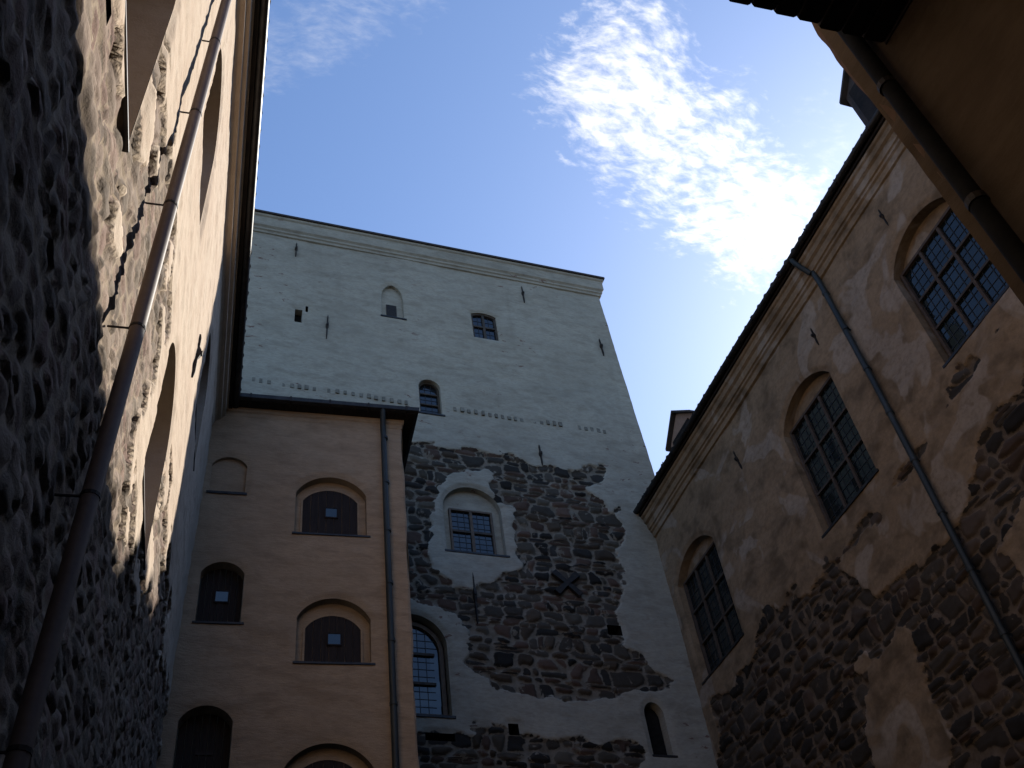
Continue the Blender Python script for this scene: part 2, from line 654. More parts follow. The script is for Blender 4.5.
STONE_COLS = [(.062, .055, .048), (.115, .095, .075), (.15, .095, .07), (.085, .073, .06), (.15, .125, .095), (.17, .11, .083), (.048, .043, .038), (.125, .095, .07)]
WARM_COLS = [(.075, .058, .043), (.11, .085, .062), (.06, .048, .037), (.13, .092, .066), (.09, .072, .056), (.05, .042, .034), (.12, .08, .058)]
LEFT_COLS = [(.20, .135, .105), (.28, .18, .145), (.14, .10, .075), (.34, .23, .185), (.24, .165, .13), (.10, .07, .053)]
M_TOWER = plaster_mat('lime_washed_plaster', (.46, .41, .325), (.25, .215, .165), (.49, .445, .36), (.27, .23, .18), STONE_COLS, flake=(.17, .085, .065), pale_amt=.35)
M_WING = plaster_mat('ochre_plaster', (.35, .235, .14), (.145, .098, .058), (.46, .36, .27), (.20, .145, .10), WARM_COLS, streak=(1, 1, 1.3), pale_amt=.75, stain_amt=.95)
M_BLOCK = plaster_mat('pink_plaster', (.51, .36, .235), (.32, .22, .14), (.54, .405, .275), (.3, .25, .2), WARM_COLS, streak=(1, 1, 3.2), pale_amt=.2, stain_amt=.85, bump=.6)
M_LEFT = plaster_mat('cream_plaster', (.65, .53, .41), (.50, .36, .26), (.67, .56, .45), (.27, .195, .13), LEFT_COLS, streak=(1, 1, 1.0), pale_amt=.25, stain_amt=.45, wash=.28, bump=.6)
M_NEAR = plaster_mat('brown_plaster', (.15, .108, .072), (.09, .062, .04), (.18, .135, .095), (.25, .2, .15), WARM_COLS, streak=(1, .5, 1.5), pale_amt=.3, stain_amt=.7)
M_PIER = simple_mat('red_plaster', (.15, .095, .065), (.21, .135, .095), 3.0, .92, 0, .15)
M_IRON = simple_mat('wrought_iron', (.018, .016, .015), (.05, .035, .025), 14, .65, .3, .4)
M_TIN = simple_mat('dark_tin', (.022, .021, .022), (.05, .046, .045), 5, .5, .4, .5)
M_TILE = simple_mat('dark_tile', (.04, .034, .032), (.085, .06, .05), 4, .8, 0, .3)
M_PIPE = simple_mat('grey_green_pipe', (.022, .025, .022), (.042, .045, .039), 4, .55, .2, .5, (1, 1, .3))
M_BPIPE = simple_mat('brown_pipe', (.11, .075, .06), (.17, .125, .10), 4, .6, 0, .35, (1, 1, .3))
M_SHADEPIPE = simple_mat('dark_pipe_with_shade', (.006, .006, .006), (.015, .014, .013), 5, .9, 0, .2)  # dark pipe, with its deep shadow put into the colour as well
M_SOFFIT = simple_mat('tarred_boards', (.016, .013, .012), (.035, .027, .022), 3, .85, 0, .2, (4, .6, 1))
M_FRAME = simple_mat('pale_brown_frame', (.115, .08, .055), (.17, .125, .09), 7, .7, 0, .3)
M_WFRAME = simple_mat('weathered_frame', (.075, .052, .038), (.11, .08, .06), 7, .75, 0, .25)
M_DARKFRAME = simple_mat('dark_frame', (.05, .04, .032), (.10, .075, .055), 7, .7, 0, .3)
M_LEAD = simple_mat('lead', (.025, .027, .028), (.05, .052, .055), 9, .6, .3, .4)
M_SHUTTER = simple_mat('shutter_boards', (.018, .012, .010), (.040, .026, .020), 5, .75, 0, .25, (9, 9, .5), .4)
M_WGLASS = glass_mat('old_wing_glass', (.010, .014, .014), 1.55)
M_GLASS = glass_mat('window_glass', (.012, .016, .022), 1.75)
M_BRICK = simple_mat('notch_shade_brick', (.17, .15, .12), (.28, .25, .20), 6, .9, 0, .2)  # bricks darkened to look like shaded notches
M_DORMER = simple_mat('dormer_boards', (.34, .20, .14), (.45, .29, .21), 5, .8, 0, .2, (1, 6, 1))
M_HOLE = simple_mat('recess_shade_dark', (.012, .011, .010), (.025, .022, .02), 6, .95, 0, .1)  # the darkness inside slits and putlog holes, put into the colour


# ------------------------------------------------------------------ building pieces
def reveal(th, name, m, poly, depth, mat, parent=None, back=None, splay=0.0, label=None):
    """the masonry cheeks of an opening, from just behind the wall face to its back; back: closes it with plaster"""
    mb = MB()
    p0 = grow(poly, .02)
    ps = grow(poly, -splay) if splay else poly
    rings = [[m(u, z, -.012) for u, z in p0], [m(u, z, -.004) for u, z in poly], [m(u, z, -depth) for u, z in ps]]
    mb.loft(rings, True, False, bool(back))
    return th.part(name, mb, mat, parent, label=label)


def leaded(th, m, win, u0, u1, z0, z1, h, cols, rows, frame_mat, fw=.06, top=None, lead=(3, 4), mull=.055, dark=None, glass=None):
    """frame, glass and lead cames of a rectangular (or arch-topped: top = outline function) window"""
    mb = MB()
    d = .05
    outline = top or [(u0, z0), (u1, z0), (u1, z1), (u0, z1)]
    inner = grow(outline, -fw)
    mb.loft([[m(u, z, h-d) for u, z in outline], [m(u, z, h+d*.4) for u, z in outline], [m(u, z, h+d*.4) for u, z in inner], [m(u, z, h-d) for u, z in inner]], True)
    zin = max(p[1] for p in inner)
    us = np.linspace(u0+fw, u1-fw, cols+1)
    zs = np.linspace(z0+fw, zin, rows+1)

    def ztop(u):
        s = [p for p in inner if p[1] > (z0+z1)/2]
        c = (u0+u1)/2
        if not top:
            return zin
        b = min(s, key=lambda p: abs(p[0]-u))
        return b[1]
    for u in us[1:-1]:
        mb.box(m, u-mull/2, u+mull/2, z0+fw, ztop(u)-.004, h-d*.7, h+d*.25)
    th.part('frame', mb, frame_mat, win)
    if rows > 1:
        for z in zs[1:-1]:
            mt = MB()
            for i in range(cols):
                a = us[i]+(mull/2 if i else 0)
                b = us[i+1]-(mull/2 if i < cols-1 else 0)
                mt.box(m, a, b, z-mull*.42, z+mull*.42, h-d*.7, h+d*.18)
            th.part('transom', mt, dark or frame_mat, win)
    g = MB()
    g.prism(m, grow(outline, -fw*.8), h-d*.95, h-d*.8)
    th.part('pane', g, glass or M_GLASS, win)
    lc = MB()
    for i in range(cols):
        for q in range(1, lead[0]):
            u = us[i]+(us[i+1]-us[i])*q/lead[0]
            lc.box(m, u-.006, u+.006, z0+fw, ztop(u)-.006, h-d*.8+.001, h-d*.8+.011)
    for r in range(rows):
        for q in range(1, lead[1]):
            z = zs[r]+(zs[r+1]-zs[r])*q/lead[1]
            if top:
                half = [p for p in inner if abs(p[1]-z) < .12]
                a = min([p[0] for p in half] or [u0+fw])
                b = max([p[0] for p in half] or [u1-fw])
                if z < z0+(z1-z0)*.72:
                    a, b = u0+fw, u1-fw
            else:
                a, b = u0+fw, u1-fw
            lc.box(m, a+.01, b-.01, z-.006, z+.006, h-d*.8+.001, h-d*.8+.009)
    th.part('leading', lc, M_LEAD, win)


def sill(th, m, win, u0, u1, z, h0, h1, mat=None, t=.05):
    mb = MB()
    mb.add([m(*p) for p in ((u0, z, h0), (u1, z, h0), (u1, z-.03, h1), (u0, z-.03, h1), (u0, z-t, h0), (u1, z-t, h0), (u1, z-t-.03, h1), (u0, z-t-.03, h1))],
           [(0, 1, 2, 3), (7, 6, 5, 4), (0, 4, 5, 1), (1, 5, 6, 2), (2, 6, 7, 3), (3, 7, 4, 0)])
    th.part('sill', mb, mat or M_TIN, win)


def anchor(th, m, u, z0, z1, lean=0.0, w=.05):
    """wrought iron wall tie: a tapering upright with a knot at its middle"""
    mb = MB()
    zc = z0+(z1-z0)*.55
    L = z1-z0
    sec = [(z0, .35), (z0+.12*L, .8), (zc-.14*L, .75), (zc-.05*L, 1.7), (zc+.05*L, 1.7), (zc+.14*L, .75), (z1-.1*L, .7), (z1, .2)]
    rings = []
    for z, s in sec:
        uu = u+lean*(z-zc)
        e = w*s*.5
        rings.append([m(uu-e, z, .015), m(uu+e, z, .015), m(uu+e*.7, z, .05+.03*s), m(uu-e*.7, z, .05+.03*s)])
    mb.loft(rings, True, True, True)
    mb.box(m, u-w*.5, u+w*.5, zc-w*.6, zc+w*.6, -.1, .12)
    th.part('wall_anchor', mb, M_IRON)


def pantiles(mfun, us, rows, rise, period=.3, amp=.035):
    """corrugated tile sheet; mfun(u, s, lift) maps along-eave u and up-slope s to space"""
    mb = MB()
    nu = len(us)
    vs = []
    for s in rows:
        for lift in ((0, rise) if s > rows[0] else (rise,)):
            for u in us:
                w = amp*math.cos(2*math.pi*u/period)
                vs.append(mfun(u, s, w+lift))
    nr = len(vs)//nu
    fs = [(i*nu+j, i*nu+j+1, (i+1)*nu+j+1, (i+1)*nu+j) for i in range(nr-1) for j in range(nu-1)]
    mb.add(vs, fs)
    # underside a little below, so the tiles have a thickness at the eave
    n = len(mb.v)
    lo = [mfun(u, rows[0], amp*math.cos(2*math.pi*u/period)+rise-.035) for u in us]
    lo2 = [mfun(u, rows[-1], -.06) for u in us]
    mb.add(lo+lo2, [(j, j+1, nu+j+1, nu+j) for j in range(nu-1)])
    mb.f += [(j, j+1, n+j+1, n+j) for j in range(nu-1)]
    return mb


# ------------------------------------------------------------------ ground
def ground():
    mt, k, bs, pos = new_mat('worn_cobbles')
    vo = k.n('ShaderNodeTexVoronoi', feature='DISTANCE_TO_EDGE')
    k.put(vo.inputs['Vector'], k.scale(pos, (1, 1, 0)))
    vo.inputs['Scale'].default_value = 6
    e = k.ss(vo.outputs['Distance'], .02, .12)
    c = k.mix(e, (.07, .065, .055), k.mix(k.noise(pos, 3, 5), (.09, .083, .075), (.14, .13, .115)))
    k.put(bs.inputs['Base Color'], c)
    bs.inputs['Roughness'].default_value = .9
    bp = k.n('ShaderNodeBump')
    bp.inputs['Distance'].default_value = .04
    k.put(bp.inputs['Height'], e)
    k.put(bs.inputs['Normal'], bp.outputs[0])
    me = bpy.data.meshes.new('ground')
    me.from_pydata([(-900, -900, 0), (900, -900, 0), (900, 900, 0), (-900, 900, 0)], [], [(0, 1, 2, 3)])
    me.materials.append(mt)
    o = bpy.data.objects.new('ground', me)
    COL.objects.link(o)
    o['kind'] = 'structure'
    o['label'] = 'cobbled floor of the castle courtyard'


ground()


# ------------------------------------------------------------------ the white tower at the end of the yard
def tower():
    def bend(v):
        v = v.copy()
        v[:, 0] -= .026*np.clip(v[:, 2]-18.5, -3, 99)*sst(v[:, 0], 8.0, 12.0)
        return v
    th = Thing('castle_tower', 'tall whitewashed castle tower with a big patch of bare dark fieldstone', 'tower', (4.5, 18, 0), bend=bend)
    X0, X1, TOP = -4.0, 12.03, 26.95
    m = lambda u, z, h: (u, 18-h, z)
    nicheA = arch(4.74, 5.38, 24.0, 24.85, 25.42, 8, True)
    slit1 = [(2.35, 23.1), (2.55, 23.1), (2.55, 23.62), (2.35, 23.62)]
    w22 = arch(7.40, 8.16, 23.74, 24.78, 24.88, 8)
    warc = arch(5.66, 6.25, 20.38, 21.38, 21.64, 8)
    n1 = arch(6.05, 7.5, 16.03, 17.36, 18.0, 14)
    n2 = arch(4.36, 5.88, 11.9, 13.55, 14.22, 14)
    slit2 = arch(10.1, 10.55, 11.3, 12.2, 12.5, 8)
    puts = [(9.66, 14.12, .34, .26), (7.03, 11.56, .22, .25), (5.3, 11.36, .6, .16), (2.63, 23.58, .07, .24)]
    ph = [[(a, b), (a+c, b), (a+c, b+d), (a, b+d)] for a, b, c, d in puts]
    polyT = [(3.4, 19.3), (4.83, 19.29), (5.41, 19.32), (6.58, 19.3), (7.9, 19.22), (8.73, 19.06), (9.61, 19.05), (10.55, 19.29), (10.52, 18.81), (9.99, 18.34), (10.4, 17.88), (10.72, 17.93), (10.63, 16.91), (10.37, 16.53), (10.33, 15.72), (10.01, 14.43), (9.93, 13.77), (10.48, 13.76), (10.57, 13.2), (10.77, 12.88), (9.8, 12.65), (8.93, 12.48), (7.9, 12.47), (6.81, 12.44), (6.69, 12.75), (6.24, 13.13), (6.4, 13.86), (6.08, 14.28), (4.99, 14.52), (3.4, 14.6)]
    exT = grow([(6.21, 18.26), (6.7, 18.64), (7.23, 18.65), (7.56, 17.82), (7.82, 17.57), (7.93, 16.62), (7.81, 15.68), (7.04, 15.09), (6.14, 15.05), (5.7, 15.43), (5.58, 16.04), (5.8, 17.13), (5.9, 17.85)], -.07)
    lowT = [(3.4, 11.47), (5.14, 11.55), (6.93, 11.8), (7.67, 11.6), (9.97, 11.52), (9.97, 11.2), (9.3, 10.5), (9.6, 8.6), (8.4, 6), (3.4, 5)]
    exN2 = grow(n2, .3)
    wall(th, 'wall', m, lines((X0, 1.0, .12), (1.0, X1, .034)), lines((0, 10, .3), (10, 19.6, .034), (19.6, TOP, .042)), M_TOWER,
         [nicheA, slit1, w22, warc, n1, n2, slit2]+ph, [polyT, lowT], [exT, exN2], skin=.035, st=(.44, .235, .06), seed=11, ragged=.26)
    # the side walls and the back, plain masonry behind
    body = MB()
    D = 30.0
    body.add([(X1, 18.0, 0), (X1, D, 0), (X1, D, TOP), (X1, 18.0, TOP), (X0, 18.0, 0), (X0, D, 0), (X0, D, TOP), (X0, 18.0, TOP)],
             [(0, 1, 2, 3), (5, 4, 7, 6), (1, 5, 6, 2), (3, 2, 6, 7)])
    th.part('side_wall', body, M_TOWER)
    # cornice carried round the corner
    c = MB()
    prof = [(-.02, 26.70), (.07, 26.74), (.08, 26.82), (.115, 26.85), (.12, 26.92), (.17, 26.98), (.18, 27.34), (.22, 27.38), (.225, 27.45), (-.02, 27.45)]
    ring = []
    for x0, x1, y0, y1 in [(X0, X1, 18.0, D)]:
        for (cx, cy, sx, sy) in ((x0, y0, -1, -1), (x1, y0, 1, -1), (x1, y1, 1, 1), (x0, y1, -1, 1), (x0, y0, -1, -1)):
            ring.append([(cx+sx*h, cy+sy*h, z) for h, z in prof])
    c.loft(ring, True)
    th.part('cornice', c, M_TOWER)
    r = MB()
    e = .27
    r.add([(X0-e, 18-e, 27.455), (X1+e, 18-e, 27.455), (X1+e, D+e, 27.455), (X0-e, D+e, 27.455), (X0-e, 18-e, 27.53), (X1+e, 18-e, 27.53), (X1+e, D+e, 27.53), (X0-e, D+e, 27.53), (X0+5, 24, 30.6), (X1-5, 24, 30.6)],
          [(3, 2, 1, 0), (0, 1, 5, 4), (1, 2, 6, 5), (2, 3, 7, 6), (3, 0, 4, 7), (4, 5, 9, 8), (6, 7, 8, 9), (5, 6, 9), (7, 4, 8)])
    th.part('roof', r, M_TILE)
    # row of brick ends
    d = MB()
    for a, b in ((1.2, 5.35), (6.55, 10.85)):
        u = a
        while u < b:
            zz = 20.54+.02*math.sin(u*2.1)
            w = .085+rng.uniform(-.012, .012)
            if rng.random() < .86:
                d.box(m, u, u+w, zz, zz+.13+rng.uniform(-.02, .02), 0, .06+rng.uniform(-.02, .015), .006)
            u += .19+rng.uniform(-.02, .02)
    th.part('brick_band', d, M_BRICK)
    # windows
    w = reveal(th, 'niche', m, nicheA, .10, M_TOWER, back=True)
    hole = MB()
    hole.box(m, 4.90, 5.19, 24.02, 24.6, -.098, -.07)
    th.part('hatch', hole, M_IRON, w)
    sill(th, m, w, 4.70, 5.44, 24.0, -.1, .05)
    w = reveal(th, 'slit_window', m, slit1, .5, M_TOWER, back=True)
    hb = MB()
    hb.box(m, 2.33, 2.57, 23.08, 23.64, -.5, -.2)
    th.part('shutter_or_slit_shade', hb, M_HOLE, w)  # dark block put in for the shade inside the slit
    w = reveal(th, 'window', m, w22, .12, M_TOWER)
    leaded(th, m, w, 7.40, 8.16, 23.74, 24.9, -.06, 2, 2, M_DARKFRAME, .05, grow(w22, -.005), (2, 2), .07)
    w = reveal(th, 'window', m, warc, .2, M_TOWER)
    leaded(th, m, w, 5.66, 6.25, 20.38, 21.64, -.13, 1, 3, M_DARKFRAME, .05, grow(warc, -.005), (3, 2), .05)
    sill(th, m, w, 5.6, 6.31, 20.38, -.15, .05)
    w = reveal(th, 'window', m, n1, .17, M_TOWER, back=True)
    leaded(th, m, w, 6.22, 7.3, 16.05, 17.36, -.11, 2, 2, M_FRAME, .05, None, (3, 4), .07, M_DARKFRAME)
    sill(th, m, w, 6.0, 7.56, 16.04, -.17, .05)
    w = reveal(th, 'window', m, n2, .22, M_TOWER)
    leaded(th, m, w, 4.5, 5.74, 11.92, 14.06, -.18, 2, 3, M_FRAME, .09, arch(4.4, 5.84, 11.92, 13.5, 14.14, 12), (3, 4), .07, M_DARKFRAME)
    sill(th, m, w, 4.3, 5.94, 11.91, -.2, .05)
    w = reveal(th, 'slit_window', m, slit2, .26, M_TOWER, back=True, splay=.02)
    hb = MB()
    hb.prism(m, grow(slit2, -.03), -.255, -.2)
    th.part('shutter_or_slit_shade', hb, M_HOLE, w)  # dark back panel, painting the shade within this opening
    sill(th, m, w, 10.06, 10.62, 11.31, -.2, .04)
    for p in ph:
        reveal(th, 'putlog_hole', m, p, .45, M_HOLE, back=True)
    for u, a, b, l in ((2.28, 25.92, 26.56, 0), (3.22, 22.56, 23.55, .03), (9.22, 25.72, 26.5, 0), (11.57, 23.85, 24.6, 0), (8.8, 19.04, 19.75, 0), (6.6, 14.1, 15.42, 0)):
        anchor(th, m, u, a, b, l)
    x = MB()
    cu, cz = 8.86, 15.38
    for s in (-1, 1):
        for k_ in range(1):
            P = [(cu-.29, cz-.29*s), (cu, cz), (cu+.29, cz+.29*s)]
            rings = []
            for i, (u, z) in enumerate(P):
                e = (.09, .06, .09)[i]
                rings.append([m(u-e*s*.7, z+e*.7, .02), m(u+e*s*.7, z-e*.7, .02), m(u+e*s*.6, z-e*.6, .10+.004*s), m(u-e*s*.6, z+e*.6, .10+.004*s)])
            x.loft(rings, True, True, True)
    th.part('wall_anchor', x, M_IRON)


tower()


# ------------------------------------------------------------------ the ochre wing on the right
def wing_right():
    th = Thing('castle_wing', 'ochre plastered castle wing with three big lattice windows and two roof dormers', 'building', (11.57, 6, 0))
    X = 11.57
    m = lambda u, z, h: (X-h, u, z)
    wins = [(6.45, 8.26), (10.56, 12.40), (15.74, 17.64)]
    zb = [13.12, 12.84, 12.87]
    niches = [arch(a, b, z, 15.36, 15.86, 14) for (a, b), z in zip(wins, zb)]
    Y0, Y1, TOP = -6.0, 18.0, 17.5
    bareP = [(19.5, 11.5), (19.14, 11.64), (18.35, 12.07), (17.4, 12.3), (16.55, 12.05), (15.7, 12.35), (14.76, 12.66), (13.92, 12.62), (13.29, 12.26), (12.6, 12.12), (11.97, 11.67), (12.06, 11.28), (11.76, 10.96), (11.12, 10.94), (10.41, 10.9), (9.65, 10.75), (8.76, 11.32), (8.05, 11.6), (7.23, 11.85), (6, 11.9), (2, 11.9), (-6, 11.8), (-6, 0), (19.5, 0)]
    ex1 = [(12.71, 10.32), (11.55, 10.1), (11.46, 9.36), (11.59, 8.19), (12.06, 7.93), (13.4, 8.5), (13.2, 9.4)]
    ex2 = [(8.92, 10.21), (8.36, 10.25), (7.6, 9.9), (7.9, 9.03), (8.6, 8.9), (9.04, 9.35), (9.15, 9.9)]
    band = [(12.7, 12.02), (12.7, 12.22), (10.8, 12.36), (9.0, 12.46), (7.6, 12.78), (6.0, 12.72), (6.0, 12.55), (7.6, 12.6), (9.0, 12.30), (10.8, 12.18)]
    low = [(17.96, 11.0), (18.2, 12.4), (17.7, 12.6), (17.5, 11.6)]
    wall(th, 'wall', m, lines((Y0, 4.0, .2), (4.0, Y1, .034)), lines((0, 7.2, .3), (7.2, TOP, .034)), M_WING, niches, [bareP, band], [ex1, ex2, low],
         skin=.03, st=(.46, .25, .055), seed=31, ragged=.34, rough=.016)
    # cornice
    c = MB()
    prof = [(-.02, 17.06), (.085, 17.10), (.10, 17.22), (.14, 17.25), (.145, 17.30), (.18, 17.32), (.195, 17.46), (.25, 17.50), (.26, 17.62), (.30, 17.65), (.31, 17.70), (-.02, 17.70)]
    c.sweep(m, prof, np.linspace(Y0, 17.97, 60), .012)
    th.part('cornice', c, M_WING)
    s = MB()
    s.box(m, Y0, 17.98, 17.705, 17.77, -.4, .35)
    th.part('eave_board', s, M_SOFFIT)
    # half-round gutter
    g = MB()
    rings = []
    for u in np.linspace(Y0, 18.0, 90):
        dz = .012*math.sin(u*1.1)
        ring = []
        for i in range(9):
            a = math.pi+math.pi*i/8
            ring.append(m(u, 17.83+dz+.075*math.sin(a), .42+.075*math.cos(a)))
        for i in range(9):
            a = 2*math.pi-math.pi*i/8
            ring.append(m(u, 17.835+dz+.063*math.sin(a), .42+.063*math.cos(a)))
        rings.append(ring)
    g.loft(rings, True, True, True)
    gt = th.part('gutter', g, M_TIN, smooth=True)
    for i in range(20):
        b = MB()
        u = -5+i*1.17
        b.sweep(m, [(.33, 17.775), (.34, 17.75), (.42, 17.738), (.49, 17.76), (.503, 17.85), (.49, 17.85), (.478, 17.77), (.42, 17.75)], [u, u+.03])
        th.part('gutter_bracket', b, M_IRON, gt)
    # roof of pantiles and its far side
    sl = math.radians(40)
    mf = lambda u, s_, l: (X-.43+s_*math.cos(sl)-l*math.sin(sl), u, 17.85+s_*math.sin(sl)+l*math.cos(sl))
    r = pantiles(mf, np.arange(Y0, 18.0, .05), np.arange(0, 7.3, .42), .03)
    r.add([(X+5.1, Y0, 22.5), (X+5.1, 18, 22.5), (X+10.3, 18, 18.1), (X+10.3, Y0, 18.1)], [(0, 1, 2, 3)])
    th.part('roof', r, M_TILE)
    e = MB()
    e.add([(X+10, Y0, 0), (X+10, 18.0, 0), (X+10, 18.0, 18.1), (X+10, Y0, 18.1), (X, Y0, 0), (X, Y0, 18.0), (X+5.0, Y0, 22.2)], [(0, 1, 2, 3), (4, 0, 3, 6, 5)])
    th.part('rear_wall', e, M_WING)
    # unseen walls, roof and stack, added to shade the foot of the sunlit strip
    x = MB()
    x.add([(12.15, 18.05, 0), (21.5, 18.05, 0), (21.5, 25, 0), (12.15, 25, 0), (12.15, 18.05, 18.5), (21.5, 18.05, 18.0), (21.5, 25, 18.0), (12.15, 25, 18.5)],
          [(0, 1, 5, 4), (1, 2, 6, 5), (2, 3, 7, 6), (3, 0, 4, 7), (4, 5, 6, 7)])
    th.part('rear_wall', x, M_WING)
    x = MB()
    x.add([(12.12, 18.02, 18.62), (16.67, 18.02, 22.44), (21.9, 18.02, 18.0), (12.12, 25, 18.62), (16.67, 25, 22.44), (21.9, 25, 18.0)],
          [(0, 1, 4, 3), (1, 2, 5, 4), (0, 2, 1), (3, 4, 5), (0, 3, 5, 2)])
    rf2 = th.part('roof', x, M_TILE)
    x = MB()
    x.box(m, 19.7, 20.85, 21.5, 23.75, -(16.95-X), -(16.25-X))
    x.box(m, 19.62, 20.93, 23.755, 23.95, -(17.03-X), -(16.17-X))
    th.part('shadow_stack', x, M_WING, rf2)
    # windows
    for (a, b_), z, poly in zip(wins, zb, niches):
        w = reveal(th, 'window', m, poly, .21, M_WING, back=True)
        leaded(th, m, w, a+.07, b_-.04, z+.04, 15.44, -.155, 3, 3, M_WFRAME, .055, None, (3, 4), .055, M_DARKFRAME, M_WGLASS)
        sill(th, m, w, a-.05, b_+.05, z+.01, -.2, .04)
    # drainpipe
    d = MB()
    d.tube([m(9.76, 17.80, .42), m(9.75, 17.68, .41), m(9.72, 17.5, .34), m(9.68, 17.28, .2), m(9.66, 17.3, .15), m(9.63, 16.9, .14), m(9.6, 14, .14), m(9.66, 8, .14), m(9.66, .1, .14)], .055, 10)
    dp = th.part('drainpipe', d, M_PIPE, smooth=True)
    for z in np.arange(1.2, 17.2, 1.1):
        pb = MB()
        uu = 9.6+(.03 if z > 16 else .06*max(0, (14-z)/6) if z < 14 else 0)
        pb.tube([m(uu, z-.03, .14), m(uu, z+.03, .14)], .066, 10)
        pb.box(m, uu-.012, uu+.012, z-.012, z+.012, -.02, .10)
        th.part('pipe_bracket', pb, M_PIPE, dp)
    for u, a, b_, l in ((13.95, 15.8, 16.38, .12), (10.44, 16.0, 16.5, 0), (7.72, 16.25, 16.78, 0)):
        anchor(th, m, u, a, b_, l, .04)
    # dormers: little gabled fronts on the roof
    for (yc, hw, ze, rise, xf, dmat) in ((16.22, .74, 19.25, .68, 12.0, M_DORMER), (6.52, .62, 19.74, .6, 11.62, M_TILE)):
        mm = lambda u, z, h, xf=xf: (xf-h, u, z)
        zf = 17.85+(xf-(X-.43))*math.tan(sl)-.35
        bd = MB()
        bd.prism(mm, [(yc-hw+.1, zf), (yc+hw-.1, zf), (yc+hw-.1, ze), (yc, ze+rise-.1), (yc-hw+.1, ze)], -2.6, 0)
        dm = th.part('dormer', bd, dmat)
        rf = MB()
        for sgn in (-1, 1):
            pr = [(yc, ze+rise), (yc+sgn*hw, ze-.02), (yc+sgn*hw, ze-.09), (yc, ze+rise-.08)]
            rf.prism(mm, pr if sgn < 0 else pr[::-1], -2.7, .12)
        th.part('dormer_roof', rf, M_TILE, dm)
        ht = MB()
        ht.box(mm, yc-hw*.62, yc+hw*.62, zf+.25, ze-.02, .002, .04)
        th.part('hatch', ht, M_SOFFIT, dm)


wing_right()


# ------------------------------------------------------------------ the sunlit rough wing on the left
KL, ZL = .02, 6.0


